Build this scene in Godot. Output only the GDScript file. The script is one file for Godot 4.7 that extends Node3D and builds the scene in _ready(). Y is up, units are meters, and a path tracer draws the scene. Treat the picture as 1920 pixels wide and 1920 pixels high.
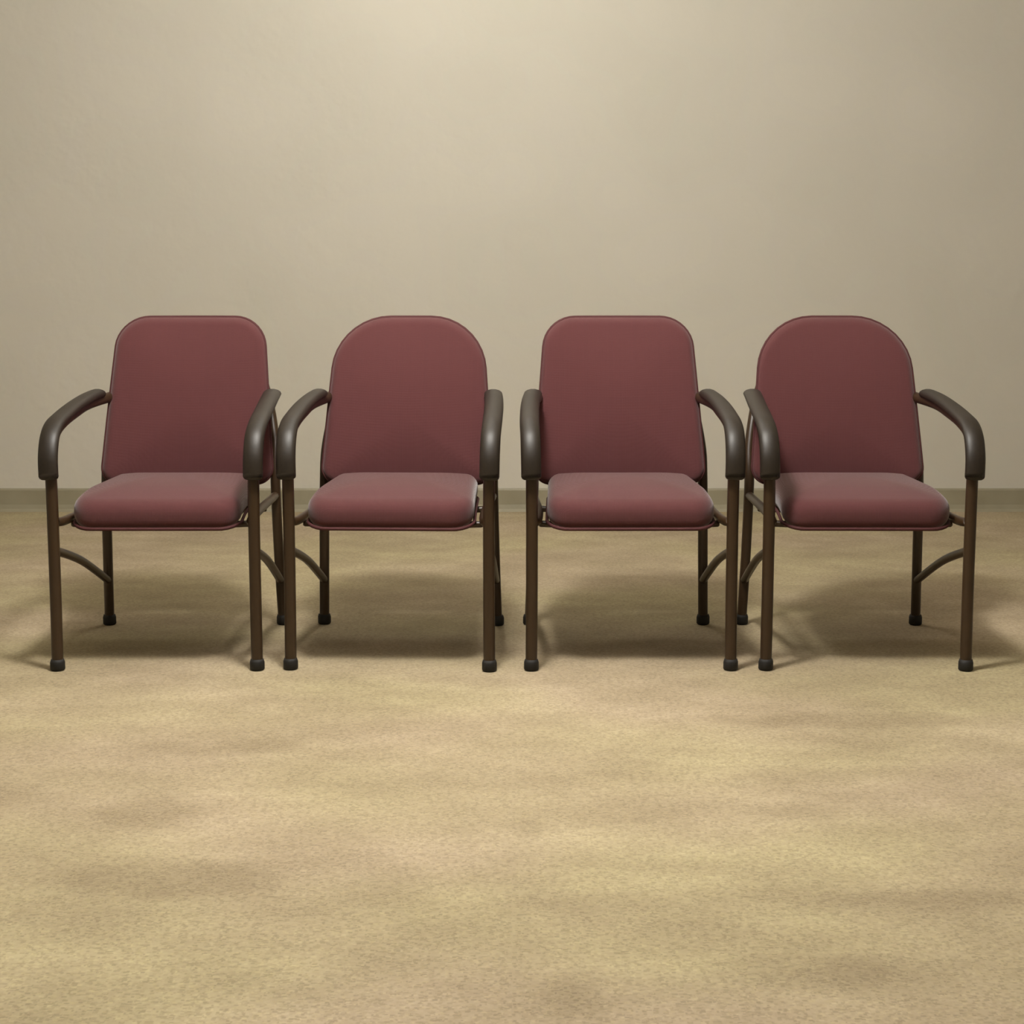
extends Node3D

# ---------------------------------------------------------------- constants
const ROOM_X := 4.4          # half width of the room
const ROOM_BACK := -7.0      # wall behind the chairs
const ROOM_FRONT := 4.0      # wall behind the camera
const ROOM_H := 2.9
const T := 0.12              # thickness of walls, floor and ceiling

var mats := {}

# ---------------------------------------------------------------- mesh helpers
func surf() -> SurfaceTool:
	var st := SurfaceTool.new()
	st.begin(Mesh.PRIMITIVE_TRIANGLES)
	st.set_smooth_group(0)
	return st

# a, b, c run counter-clockwise seen from outside
func tri(st: SurfaceTool, a: Vector3, b: Vector3, c: Vector3) -> void:
	st.add_vertex(a)
	st.add_vertex(c)
	st.add_vertex(b)

func quad(st: SurfaceTool, a: Vector3, b: Vector3, c: Vector3, d: Vector3) -> void:
	tri(st, a, b, c)
	tri(st, a, c, d)

func commit(st: SurfaceTool) -> ArrayMesh:
	st.generate_normals()
	return st.commit()

func obj(called: String, mesh: Mesh, m: Material, parent: Node) -> MeshInstance3D:
	var o := MeshInstance3D.new()
	o.name = called
	o.mesh = mesh
	o.material_override = m
	o.cast_shadow = GeometryInstance3D.SHADOW_CASTING_SETTING_ON
	parent.add_child(o, true)
	return o

func struct(called: String, mesh: Mesh, m: Material, at: Vector3) -> MeshInstance3D:
	var o := obj(called, mesh, m, self)
	o.position = at
	o.set_meta("kind", "structure")
	return o

func box(size: Vector3) -> BoxMesh:
	var b := BoxMesh.new()
	b.size = size
	return b

# a smooth curve through the given points
func smooth_path(pts: Array, steps: int) -> PackedVector3Array:
	var out := PackedVector3Array()
	for i in range(pts.size() - 1):
		var p0: Vector3 = pts[max(i - 1, 0)]
		var p1: Vector3 = pts[i]
		var p2: Vector3 = pts[i + 1]
		var p3: Vector3 = pts[min(i + 2, pts.size() - 1)]
		for k in steps:
			out.append(p1.cubic_interpolate(p2, p0, p3, float(k) / steps))
	out.append(pts[pts.size() - 1])
	return out

# round (or flattened) tube with domed ends along a path
func tube(path: PackedVector3Array, rx: float, ry: float, sides: int, wide := Vector3.ZERO) -> ArrayMesh:
	var st := surf()
	var n := path.size()
	var rings: Array = []
	var side_dir := Vector3.ZERO
	var tangent0 := (path[1] - path[0]).normalized()
	if wide != Vector3.ZERO:
		side_dir = wide
	else:
		side_dir = Vector3.RIGHT if absf(tangent0.x) < 0.9 else Vector3.UP
	var centres := PackedVector3Array()
	var scales := PackedFloat32Array()
	var tangents := PackedVector3Array()
	for i in n:
		var t: Vector3
		if i == 0:
			t = path[1] - path[0]
		elif i == n - 1:
			t = path[n - 1] - path[n - 2]
		else:
			t = path[i + 1] - path[i - 1]
		t = t.normalized()
		if i == 0:
			for e in 2:
				centres.append(path[0] + t * ry * [0.0, 0.25][e])
				scales.append([0.72, 0.93][e])
				tangents.append(t)
			centres.append(path[0] + t * ry * 0.6)
			scales.append(1.0)
			tangents.append(t)
		elif i == n - 1:
			centres.append(path[i] - t * ry * 0.6)
			scales.append(1.0)
			tangents.append(t)
			for e in 2:
				centres.append(path[i] - t * ry * [0.25, 0.0][e])
				scales.append([0.93, 0.72][e])
				tangents.append(t)
		else:
			centres.append(path[i])
			scales.append(1.0)
			tangents.append(t)
	for i in centres.size():
		var t := tangents[i]
		side_dir = (side_dir - t * side_dir.dot(t)).normalized()
		var up := t.cross(side_dir).normalized()
		var ring := PackedVector3Array()
		for k in sides:
			var a := TAU * k / sides
			ring.append(centres[i] + (side_dir * cos(a) * rx + up * sin(a) * ry) * scales[i])
		rings.append(ring)
	for i in range(rings.size() - 1):
		for k in sides:
			var k2 := (k + 1) % sides
			quad(st, rings[i][k], rings[i][k2], rings[i + 1][k2], rings[i + 1][k])
	var last := rings.size() - 1
	for k in sides:
		var k2 := (k + 1) % sides
		tri(st, centres[0], rings[0][k2], rings[0][k])
		tri(st, centres[last], rings[last][k], rings[last][k2])
	return commit(st)

# polygon (counter-clockwise) with rounded corners
func round_poly(corners: Array, radii: Array, seg: int) -> PackedVector2Array:
	var out := PackedVector2Array()
	var n := corners.size()
	for i in n:
		var p: Vector2 = corners[i]
		var a: Vector2 = corners[(i + n - 1) % n]
		var b: Vector2 = corners[(i + 1) % n]
		var da := (a - p).normalized()
		var db := (b - p).normalized()
		var half := absf(da.angle_to(db)) * 0.5
		var r: float = radii[i]
		var reach := r / tan(half)
		var c := p + (da + db).normalized() * r / sin(half)
		var s := p + da * reach - c
		var e := p + db * reach - c
		var turn := s.angle_to(e)
		for k in seg + 1:
			out.append(c + s.rotated(turn * k / seg))
	# even the long edges out so that the cushion can bend
	var fine := PackedVector2Array()
	for i in out.size():
		var p := out[i]
		var q := out[(i + 1) % out.size()]
		var parts := int(max(1.0, ceil(p.distance_to(q) / 0.035)))
		for k in parts:
			fine.append(p.lerp(q, float(k) / parts))
	return fine

# upholstered pad: outline in (x, y), thickness along z, soft edges and a crowned face;
# bend is called on every point
func pad(outline: PackedVector2Array, thick: float, r: float, crown: float, bend: Callable) -> ArrayMesh:
	var st := surf()
	var n := outline.size()
	var mid := Vector2.ZERO
	for p in outline:
		mid += p / n
	var rings: Array = []
	var steps := 6
	# back face ring order: centre out, round the edge, centre in at the front
	var spec: Array = []      # [inset, scale, z]
	for s in [0.25, 0.5, 0.75, 0.92]:
		spec.append([r, s, -thick * 0.5])
	for k in steps + 1:
		var a := -PI / 2 + PI / 2 * k / steps
		spec.append([r * (1.0 - cos(a)), 1.0, -thick * 0.5 + r + r * sin(a)])
	for k in range(0, steps + 1):
		var a := PI / 2 * k / steps
		spec.append([r * (1.0 - cos(a)), 1.0, thick * 0.5 - r + r * sin(a)])
	for s in [0.92, 0.8, 0.65, 0.5, 0.35, 0.18]:
		spec.append([r, s, thick * 0.5 + crown * (1.0 - s * s)])
	for sp in spec:
		var ring := PackedVector3Array()
		for i in n:
			var tg := (outline[(i + 1) % n] - outline[(i + n - 1) % n]).normalized()
			var inward := Vector2(-tg.y, tg.x)
			var p := outline[i] + inward * float(sp[0])
			p = mid + (p - mid) * float(sp[1])
			ring.append(bend.call(Vector3(p.x, p.y, float(sp[2]))))
		rings.append(ring)
	for i in range(rings.size() - 1):
		for k in n:
			var k2 := (k + 1) % n
			quad(st, rings[i][k], rings[i][k2], rings[i + 1][k2], rings[i + 1][k])
	var c0: Vector3 = bend.call(Vector3(mid.x, mid.y, -thick * 0.5))
	var c1: Vector3 = bend.call(Vector3(mid.x, mid.y, thick * 0.5 + crown))
	var last := rings.size() - 1
	for k in n:
		var k2 := (k + 1) % n
		tri(st, c0, rings[0][k2], rings[0][k])
		tri(st, c1, rings[last][k], rings[last][k2])
	return commit(st)

# closed cord that follows an outline
func cord(outline: PackedVector2Array, z: float, out_by: float, r: float, bend: Callable) -> ArrayMesh:
	var st := surf()
	var n := outline.size()
	var rings: Array = []
	for i in n:
		var tg := (outline[(i + 1) % n] - outline[(i + n - 1) % n]).normalized()
		var nrm := Vector2(tg.y, -tg.x)
		var ring := PackedVector3Array()
		for k in 6:
			var a := TAU * k / 6
			var p := outline[i] + nrm * (out_by + cos(a) * r)
			ring.append(bend.call(Vector3(p.x, p.y, z + sin(a) * r)))
		rings.append(ring)
	for i in n:
		var i2 := (i + 1) % n
		for k in 6:
			var k2 := (k + 1) % 6
			quad(st, rings[i][k], rings[i2][k], rings[i2][k2], rings[i][k2])
	return commit(st)

# lathe round the y axis, profile of (radius, height) from bottom to top
func lathe(profile: Array, sides: int) -> ArrayMesh:
	var st := surf()
	for i in range(profile.size() - 1):
		for k in sides:
			var a := TAU * k / sides
			var b := TAU * (k + 1) / sides
			var p: Vector2 = profile[i]
			var q: Vector2 = profile[i + 1]
			quad(st, Vector3(cos(b) * p.x, p.y, sin(b) * p.x), Vector3(cos(a) * p.x, p.y, sin(a) * p.x),
				Vector3(cos(a) * q.x, q.y, sin(a) * q.x), Vector3(cos(b) * q.x, q.y, sin(b) * q.x))
	return commit(st)

# ---------------------------------------------------------------- materials
func noise_tex(freq: float, size: int, seed_no: int, lo: Color, hi: Color, octaves := 3) -> NoiseTexture2D:
	var f := FastNoiseLite.new()
	f.seed = seed_no
	f.noise_type = FastNoiseLite.TYPE_SIMPLEX_SMOOTH
	f.frequency = freq
	f.fractal_octaves = octaves
	var t := NoiseTexture2D.new()
	t.noise = f
	t.width = size
	t.height = size
	t.seamless = true
	var g := Gradient.new()
	g.set_color(0, lo)
	g.set_color(1, hi)
	t.color_ramp = g
	return t

func bump_tex(freq: float, size: int, seed_no: int, strength: float) -> NoiseTexture2D:
	var f := FastNoiseLite.new()
	f.seed = seed_no
	f.noise_type = FastNoiseLite.TYPE_SIMPLEX
	f.frequency = freq
	var t := NoiseTexture2D.new()
	t.noise = f
	t.width = size
	t.height = size
	t.seamless = true
	t.as_normal_map = true
	t.bump_strength = strength
	return t

func weave_images() -> Array:
	var n := 256
	var col := Image.create(n, n, false, Image.FORMAT_RGB8)
	var hgt := Image.create(n, n, false, Image.FORMAT_RGB8)
	var rng := RandomNumberGenerator.new()
	rng.seed = 41
	var yarn := PackedFloat32Array()
	for i in 128:
		yarn.append(rng.randf_range(-1.0, 1.0))
	for y in n:
		for x in n:
			var cx := x / 8
			var cy := y / 8
			var over := (cx + cy) % 2 == 0
			var u := (x % 8 + 0.5) / 8.0
			var v := (y % 8 + 0.5) / 8.0
			var across := v if over else u
			var h := sin(PI * across) * (0.75 + 0.25 * sin(PI * (u if over else v)))
			var tone := 0.5 + 0.08 * (yarn[cy] if over else yarn[64 + cx]) + rng.randf_range(-0.1, 0.1)
			var c := Color(0.278, 0.092, 0.104).lerp(Color(0.352, 0.140, 0.138), clampf(tone, 0.0, 1.0))
			col.set_pixel(x, y, c)
			hgt.set_pixel(x, y, Color(h, h, h))
	hgt.bump_map_to_normal_map(3.0)
	return [ImageTexture.create_from_image(col), ImageTexture.create_from_image(hgt)]

# beige cut-pile carpet with darker trodden blotches; u, v run over the room in metres
func carpet_image() -> ImageTexture:
	var px := 0.006
	var w := int(2.0 * ROOM_X / px)
	var h := int((ROOM_FRONT - ROOM_BACK) / px)
	var img := Image.create(w, h, false, Image.FORMAT_RGB8)
	var big := FastNoiseLite.new()
	big.seed = 7
	big.frequency = 1.1
	big.fractal_octaves = 2
	var mid := FastNoiseLite.new()
	mid.seed = 19
	mid.frequency = 3.4
	mid.fractal_octaves = 3
	var hue := FastNoiseLite.new()
	hue.seed = 31
	hue.frequency = 0.9
	hue.fractal_octaves = 2
	var rng := RandomNumberGenerator.new()
	rng.seed = 5
	# soiled spots seen in the pile: x, z, half width, half depth, strength
	var spots := [
		[-0.66, -3.55, 0.17, 0.11, 0.55], [-0.72, -3.07, 0.11, 0.09, 0.5], [-0.60, -2.72, 0.20, 0.09, 0.6],
		[0.74, -3.72, 0.36, 0.07, 0.55], [0.62, -3.30, 0.12, 0.06, 0.4], [0.56, -3.08, 0.08, 0.06, 0.45],
		[0.03, -2.98, 0.05, 0.05, 0.4], [0.08, -2.26, 0.05, 0.08, 0.55], [0.46, -2.34, 0.16, 0.06, 0.5],
		[0.72, -2.62, 0.20, 0.05, 0.4], [0.50, -2.63, 0.10, 0.05, 0.4], [-1.05, -3.15, 0.12, 0.10, 0.3],
		[0.16, -2.62, 0.12, 0.05, 0.3], [-0.92, -2.40, 0.10, 0.06, 0.3], [0.90, -3.0, 0.12, 0.05, 0.3],
	]
	var grid := PackedFloat32Array()     # slow layers on a coarse grid
	var gw := w / 4 + 2
	var gh := h / 4 + 2
	grid.resize(gw * gh * 2)
	for gy in gh:
		for gx in gw:
			var X := gx * 4 * px - ROOM_X
			var Z := gy * 4 * px + ROOM_BACK
			var t := 0.46 * big.get_noise_2d(X, Z) + 0.52 * mid.get_noise_2d(X, Z * 1.6)
			for s in spots:
				var dx: float = (X - s[0]) / s[2]
				var dz: float = (Z - s[1]) / s[3]
				var d := dx * dx + dz * dz + 0.7 * mid.get_noise_2d(X * 2.0 + 9.0, Z * 2.0)
				if d < 1.6:
					t -= float(s[4]) * smoothstep(1.6, 0.1, d)
			grid[(gy * gw + gx) * 2] = t
			grid[(gy * gw + gx) * 2 + 1] = hue.get_noise_2d(X, Z * 1.4)
	var dark := Color(0.555, 0.490, 0.385)
	var pale := Color(0.745, 0.672, 0.565)
	var yell := Color(0.742, 0.688, 0.540)
	for y in h:
		var gy := y / 4
		var fy := (y % 4) / 4.0
		for x in w:
			var gx := x / 4
			var fx := (x % 4) / 4.0
			var i := (gy * gw + gx) * 2
			var j := i + gw * 2
			var t := lerpf(lerpf(grid[i], grid[i + 2], fx), lerpf(grid[j], grid[j + 2], fx), fy)
			var q := lerpf(lerpf(grid[i + 1], grid[i + 3], fx), lerpf(grid[j + 1], grid[j + 3], fx), fy)
			t = clampf(0.66 + 0.50 * t + rng.randf_range(-0.10, 0.10), 0.0, 1.0)
			var top := pale.lerp(yell, clampf(0.5 + q * 1.2, 0.0, 1.0))
			img.set_pixel(x, y, dark.lerp(top, t))
	return ImageTexture.create_from_image(img)

# short tufts of the pile, 0.8 m to the tile
func pile_image() -> ImageTexture:
	var n := 512
	var img := Image.create(n, n, false, Image.FORMAT_RGB8)
	var rng := RandomNumberGenerator.new()
	rng.seed = 23
	img.fill(Color(0.95, 0.95, 0.95))
	for k in 26000:
		var v := rng.randf_range(0.84, 1.0)
		img.fill_rect(Rect2i(rng.randi_range(0, n - 3), rng.randi_range(0, n - 3), rng.randi_range(2, 5), rng.randi_range(2, 4)), Color(v, v, v * rng.randf_range(0.975, 1.0)))
	return ImageTexture.create_from_image(img)

func make_materials() -> void:
	var m := StandardMaterial3D.new()
	m.albedo_texture = noise_tex(0.004, 512, 3, Color(0.768, 0.746, 0.690), Color(0.798, 0.774, 0.722))
	m.roughness = 0.85
	m.uv1_triplanar = true
	m.uv1_world_triplanar = true
	m.uv1_scale = Vector3(0.35, 0.35, 0.35)
	m.normal_enabled = true
	m.normal_texture = bump_tex(0.05, 512, 12, 2.0)
	m.normal_scale = 0.15
	mats.wall = m

	m = StandardMaterial3D.new()
	m.albedo_color = Color(0.95, 0.94, 0.91)
	m.roughness = 0.95
	mats.ceiling = m

	m = StandardMaterial3D.new()
	m.albedo_texture = carpet_image()
	m.roughness = 0.95
	m.detail_enabled = true
	m.detail_blend_mode = BaseMaterial3D.BLEND_MODE_MUL
	m.detail_uv_layer = BaseMaterial3D.DETAIL_UV_2
	m.detail_albedo = pile_image()
	mats.carpet = m

	m = StandardMaterial3D.new()
	m.albedo_texture = noise_tex(0.02, 256, 8, Color(0.55, 0.52, 0.43), Color(0.60, 0.57, 0.48))
	m.uv1_triplanar = true
	m.uv1_world_triplanar = true
	m.roughness = 0.55
	mats.base = m

	var wv := weave_images()
	m = StandardMaterial3D.new()
	m.albedo_texture = wv[0]
	m.normal_enabled = true
	m.normal_texture = wv[1]
	m.normal_scale = 0.35
	m.roughness = 0.85
	m.rim_enabled = true
	m.rim = 0.7
	m.rim_tint = 0.3
	m.uv1_triplanar = true
	m.uv1_scale = Vector3(14, 14, 14)
	mats.fabric = m

	m = StandardMaterial3D.new()
	m.albedo_color = Color(0.27, 0.095, 0.10)
	m.roughness = 0.8
	mats.piping = m

	m = StandardMaterial3D.new()
	m.albedo_color = Color(0.215, 0.150, 0.085)
	m.roughness = 0.38
	mats.metal = m

	m = StandardMaterial3D.new()
	m.albedo_texture = noise_tex(0.06, 256, 21, Color(0.120, 0.092, 0.065), Color(0.165, 0.128, 0.090))
	m.uv1_triplanar = true
	m.uv1_scale = Vector3(4, 4, 4)
	m.roughness = 0.5
	mats.arm = m

	m = StandardMaterial3D.new()
	m.albedo_color = Color(0.10, 0.09, 0.08)
	m.roughness = 0.7
	mats.rubber = m

	m = StandardMaterial3D.new()
	m.albedo_color = Color(0.30, 0.19, 0.13)
	m.roughness = 0.7
	mats.pan = m

	m = StandardMaterial3D.new()
	m.albedo_color = Color(0.86, 0.86, 0.84)
	m.roughness = 0.4
	mats.white = m

	m = StandardMaterial3D.new()
	m.albedo_color = Color(0.95, 0.94, 0.90)
	m.roughness = 0.6
	m.emission_enabled = true
	m.emission = Color(1.0, 0.99, 0.97)
	m.emission_energy_multiplier = 1.2
	mats.glow = m

# ---------------------------------------------------------------- chairs
# a stacking armchair at the origin, facing +z
func make_armchair(called: String, label: String, corner: float) -> Node3D:
	var root := Node3D.new()
	root.name = called
	add_child(root)
	root.set_meta("label", label)
	root.set_meta("category", "chair")
	root.set_meta("group", "burgundy armchairs in a row along the wall")

	# seat pad: drawn in (x, depth), laid flat, front roll drooping
	var seat_line := round_poly([Vector2(-0.205, -0.228), Vector2(0.205, -0.228), Vector2(0.222, 0.25), Vector2(-0.222, 0.25)],
		[0.05, 0.05, 0.06, 0.06], 6)
	var lay := func(p: Vector3) -> Vector3:
		var droop := pow(clampf((p.y - 0.06) / 0.19, 0.0, 1.0), 2.0) * 0.026
		return Vector3(p.x, 0.425 + p.z - droop + 0.012 * (p.y + 0.05), p.y)
	var seat := obj("seat", pad(seat_line, 0.08, 0.034, 0.018, lay), mats.fabric, root)
	obj("piping", cord(seat_line, -0.030, 0.000, 0.0045, lay), mats.piping, seat)
	# pan under the seat
	var pan := obj("seat_pan", box(Vector3(0.37, 0.014, 0.38)), mats.pan, root)
	pan.position = Vector3(0, 0.3775, 0.005)

	# backrest: drawn upright, then bowed and tilted
	var back_line := round_poly([Vector2(-0.250, 0.0), Vector2(0.250, 0.0), Vector2(0.212, 0.493), Vector2(-0.212, 0.493)],
		[0.05, 0.05, corner, corner], 9)
	var lean := func(p: Vector3) -> Vector3:
		var bow := 0.55 * p.x * p.x
		var lift := p.y
		return Vector3(p.x, 0.428 + lift * 0.965, -0.258 - lift * 0.22 - 0.12 * lift * lift + p.z + bow)
	var back := obj("backrest", pad(back_line, 0.062, 0.027, 0.020, lean), mats.fabric, root)
	obj("piping", cord(back_line, 0.012, -0.002, 0.0045, lean), mats.piping, back)

	for s in [-1.0, 1.0]:
		# front leg runs up and over into the arm
		var fl := obj("leg", tube(smooth_path([Vector3(0.262 * s, 0.006, 0.262), Vector3(0.261 * s, 0.20, 0.256), Vector3(0.261 * s, 0.42, 0.252),
			Vector3(0.262 * s, 0.545, 0.245), Vector3(0.263 * s, 0.612, 0.205), Vector3(0.263 * s, 0.638, 0.12), Vector3(0.260 * s, 0.655, 0.0),
			Vector3(0.254 * s, 0.668, -0.14), Vector3(0.222 * s, 0.676, -0.355)], 6), 0.0155, 0.0155, 12), mats.metal, root)
		obj("rubber_foot", foot_mesh(Vector3(0.262 * s, 0, 0.262)), mats.rubber, fl)
		# rear leg runs up behind the backrest
		var rl := obj("leg", tube(smooth_path([Vector3(0.257 * s, 0.006, -0.292), Vector3(0.251 * s, 0.20, -0.274), Vector3(0.246 * s, 0.42, -0.268),
			Vector3(0.242 * s, 0.54, -0.305), Vector3(0.212 * s, 0.68, -0.366), Vector3(0.165 * s, 0.77, -0.420)], 6), 0.0145, 0.0145, 12), mats.metal, root)
		obj("rubber_foot", foot_mesh(Vector3(0.257 * s, 0, -0.292)), mats.rubber, rl)
		# arm pad on top of the tube
		obj("armrest", tube(smooth_path([Vector3(0.263 * s, 0.505, 0.268), Vector3(0.264 * s, 0.562, 0.264), Vector3(0.265 * s, 0.612, 0.236), Vector3(0.266 * s, 0.640, 0.185), Vector3(0.265 * s, 0.655, 0.11), Vector3(0.262 * s, 0.671, 0.0),
			Vector3(0.256 * s, 0.684, -0.12), Vector3(0.249 * s, 0.690, -0.225)], 5), 0.026, 0.014, 14, Vector3.RIGHT), mats.arm, root)
		# rail that carries the seat, and the lower brace
		obj("side_rail", tube(smooth_path([Vector3(0.259 * s, 0.392, 0.247), Vector3(0.245 * s, 0.388, 0.20), Vector3(0.238 * s, 0.386, 0.0), Vector3(0.246 * s, 0.390, -0.266)], 5),
			0.012, 0.012, 10), mats.metal, root)
		obj("stretcher", tube(smooth_path([Vector3(0.261 * s, 0.318, 0.252), Vector3(0.257 * s, 0.245, 0.0), Vector3(0.253 * s, 0.135, -0.278)], 6), 0.0115, 0.0115, 10), mats.metal, root)
	# cross rails under the seat and between the uprights
	for z in [0.15, -0.12]:
		obj("cross_rail", tube(PackedVector3Array([Vector3(-0.240, 0.372, z), Vector3(0.0, 0.362, z), Vector3(0.240, 0.372, z)]), 0.009, 0.009, 8, Vector3.UP), mats.metal, root)
	return root

func foot_mesh(at: Vector3) -> ArrayMesh:
	var m := lathe([Vector2(0.0, 0.0), Vector2(0.016, 0.0), Vector2(0.0195, 0.004), Vector2(0.0195, 0.022), Vector2(0.017, 0.030), Vector2(0.0, 0.030)], 14)
	var st := SurfaceTool.new()
	st.begin(Mesh.PRIMITIVE_TRIANGLES)
	st.append_from(m, 0, Transform3D(Basis.IDENTITY, at))
	return st.commit()

# ---------------------------------------------------------------- lamp
# opal globe on a short stem under the ceiling, above the floor before the chairs
func make_globe_lamp(called: String, label: String, at: Vector3, energy: float) -> void:
	var root := Node3D.new()
	root.name = called
	add_child(root)
	root.position = at
	root.set_meta("label", label)
	root.set_meta("category", "ceiling lamp")
	root.set_meta("group", "opal globe lamps")
	obj("canopy", lathe([Vector2(0, -0.03), Vector2(0.05, -0.03), Vector2(0.065, -0.015), Vector2(0.07, 0.0), Vector2(0, 0)], 24), mats.white, root)
	obj("stem", lathe([Vector2(0, -0.06), Vector2(0.018, -0.06), Vector2(0.018, -0.028), Vector2(0, -0.028)], 16), mats.white, root)
	var prof: Array = []
	for k in 17:
		var a := -PI / 2 + PI * k / 16.0
		prof.append(Vector2(cos(a) * 0.17, sin(a) * 0.14))
	var globe := obj("globe", lathe(prof, 32), mats.glow, root)
	globe.position.y = -0.19
	var l := OmniLight3D.new()
	l.name = "lamp_light"
	l.light_energy = energy
	l.light_color = Color(1.0, 0.99, 0.97)
	l.light_size = 0.17
	l.omni_range = 16.0
	l.omni_attenuation = 2.0
	l.shadow_enabled = true
	root.add_child(l)
	l.position.y = -0.19

# ---------------------------------------------------------------- scene
func _ready() -> void:
	var cam := Camera3D.new()
	cam.name = "camera"
	cam.fov = 34.7
	cam.near = 0.05
	cam.position = Vector3(0, 1.055, 0)
	cam.rotation_degrees.x = -8.6
	add_child(cam)
	cam.current = true

	var env := Environment.new()
	env.background_mode = Environment.BG_COLOR
	env.background_color = Color(0, 0, 0)
	env.tonemap_mode = Environment.TONE_MAPPER_LINEAR
	env.tonemap_exposure = 1.0
	env.sdfgi_enabled = true
	env.ssao_enabled = true
	env.ssil_enabled = true
	var we := WorldEnvironment.new()
	we.name = "environment"
	we.environment = env
	add_child(we)

	make_materials()
	make_globe_lamp("ceiling_lamp", "opal glass globe lamp hanging over the floor before the chairs", Vector3(-0.2, ROOM_H, -3.45), 6.0)
	make_globe_lamp("ceiling_lamp_001", "opal glass globe lamp hanging behind the chairs near the wall", Vector3(-0.2, ROOM_H, -5.75), 0.58)

	# ---- the room
	var depth := ROOM_FRONT - ROOM_BACK
	var midz := (ROOM_FRONT + ROOM_BACK) * 0.5
	var fl := surf()
	var x0 := -ROOM_X - T
	var x1 := ROOM_X + T
	var z0 := ROOM_BACK - T
	var z1 := ROOM_FRONT + T
	var quads := [
		[Vector3(x0, 0, z0), Vector3(x0, 0, z1), Vector3(x1, 0, z1), Vector3(x1, 0, z0)],
		[Vector3(x0, -T, z1), Vector3(x0, -T, z0), Vector3(x1, -T, z0), Vector3(x1, -T, z1)],
		[Vector3(x0, -T, z1), Vector3(x1, -T, z1), Vector3(x1, 0, z1), Vector3(x0, 0, z1)],
		[Vector3(x1, -T, z0), Vector3(x0, -T, z0), Vector3(x0, 0, z0), Vector3(x1, 0, z0)],
		[Vector3(x1, -T, z1), Vector3(x1, -T, z0), Vector3(x1, 0, z0), Vector3(x1, 0, z1)],
		[Vector3(x0, -T, z0), Vector3(x0, -T, z1), Vector3(x0, 0, z1), Vector3(x0, 0, z0)],
	]
	fl.set_smooth_group(-1)
	for q in quads:
		for idx in [0, 2, 1, 0, 3, 2]:
			var v: Vector3 = q[idx]
			fl.set_uv(Vector2((v.x + ROOM_X) / (2.0 * ROOM_X), (v.z - ROOM_BACK) / depth))
			fl.set_uv2(Vector2(v.x, v.z) / 0.8)
			fl.add_vertex(v)
	fl.generate_normals()
	fl.generate_tangents()
	struct("floor", fl.commit(), mats.carpet, Vector3.ZERO)
	struct("ceiling", box(Vector3(2 * ROOM_X + 2 * T, T, depth + 2 * T)), mats.ceiling, Vector3(0, ROOM_H + T * 0.5, midz))
	struct("wall_back", box(Vector3(2 * ROOM_X + 2 * T, ROOM_H, T)), mats.wall, Vector3(0, ROOM_H * 0.5, ROOM_BACK - T * 0.5))
	struct("wall_front", box(Vector3(2 * ROOM_X + 2 * T, ROOM_H, T)), mats.wall, Vector3(0, ROOM_H * 0.5, ROOM_FRONT + T * 0.5))
	struct("wall_left", box(Vector3(T, ROOM_H, depth)), mats.wall, Vector3(-ROOM_X - T * 0.5, ROOM_H * 0.5, midz))
	struct("wall_right", box(Vector3(T, ROOM_H, depth)), mats.wall, Vector3(ROOM_X + T * 0.5, ROOM_H * 0.5, midz))
	# vinyl cove base along the back and side walls
	var prof := [Vector2(0, 0), Vector2(0.022, 0), Vector2(0.012, 0.012), Vector2(0.008, 0.03), Vector2(0.008, 0.092), Vector2(0.004, 0.1), Vector2(0, 0.1)]
	struct("baseboard_back", skirting(prof, 2 * ROOM_X - 0.05), mats.base, Vector3(0, 0, ROOM_BACK))
	var bl := struct("baseboard_left", skirting(prof, depth - 0.05), mats.base, Vector3(-ROOM_X, 0, midz))
	bl.rotation.y = PI / 2
	var br := struct("baseboard_right", skirting(prof, depth - 0.05), mats.base, Vector3(ROOM_X, 0, midz))
	br.rotation.y = -PI / 2

	# ---- the row of chairs
	var step := 0.622
	var row := [
		["burgundy armchair with a square-shouldered back, leftmost of the row of four", 0.095, 0.3],
		["burgundy armchair with a rounded back, second from the left in the row", 0.165, -2.2],
		["burgundy armchair with a square-shouldered back, third from the left in the row", 0.095, 0.4],
		["burgundy armchair with a rounded back, rightmost of the row of four", 0.165, -0.8],
	]
	for i in row.size():
		var nm := "armchair" if i == 0 else "armchair_%03d" % i
		var c := make_armchair(nm, row[i][0], row[i][1])
		c.position = Vector3((i - 1.5) * step, 0, -4.46)
		c.rotation_degrees.y = row[i][2]

# extruded skirting with its back on the local z = 0 plane, facing +z
func skirting(prof: Array, length: float) -> ArrayMesh:
	var st := surf()
	st.set_smooth_group(-1)
	var h := length * 0.5
	for i in range(prof.size()):
		var p: Vector2 = prof[i]
		var q: Vector2 = prof[(i + 1) % prof.size()]
		quad(st, Vector3(-h, p.y, p.x), Vector3(h, p.y, p.x), Vector3(h, q.y, q.x), Vector3(-h, q.y, q.x))
	for i in range(1, prof.size() - 1):
		for s in [-1.0, 1.0]:
			var a := Vector3(h * s, prof[0].y, prof[0].x)
			var b := Vector3(h * s, prof[i].y, prof[i].x)
			var c := Vector3(h * s, prof[i + 1].y, prof[i + 1].x)
			if s > 0:
				tri(st, a, c, b)
			else:
				tri(st, a, b, c)
	return commit(st)
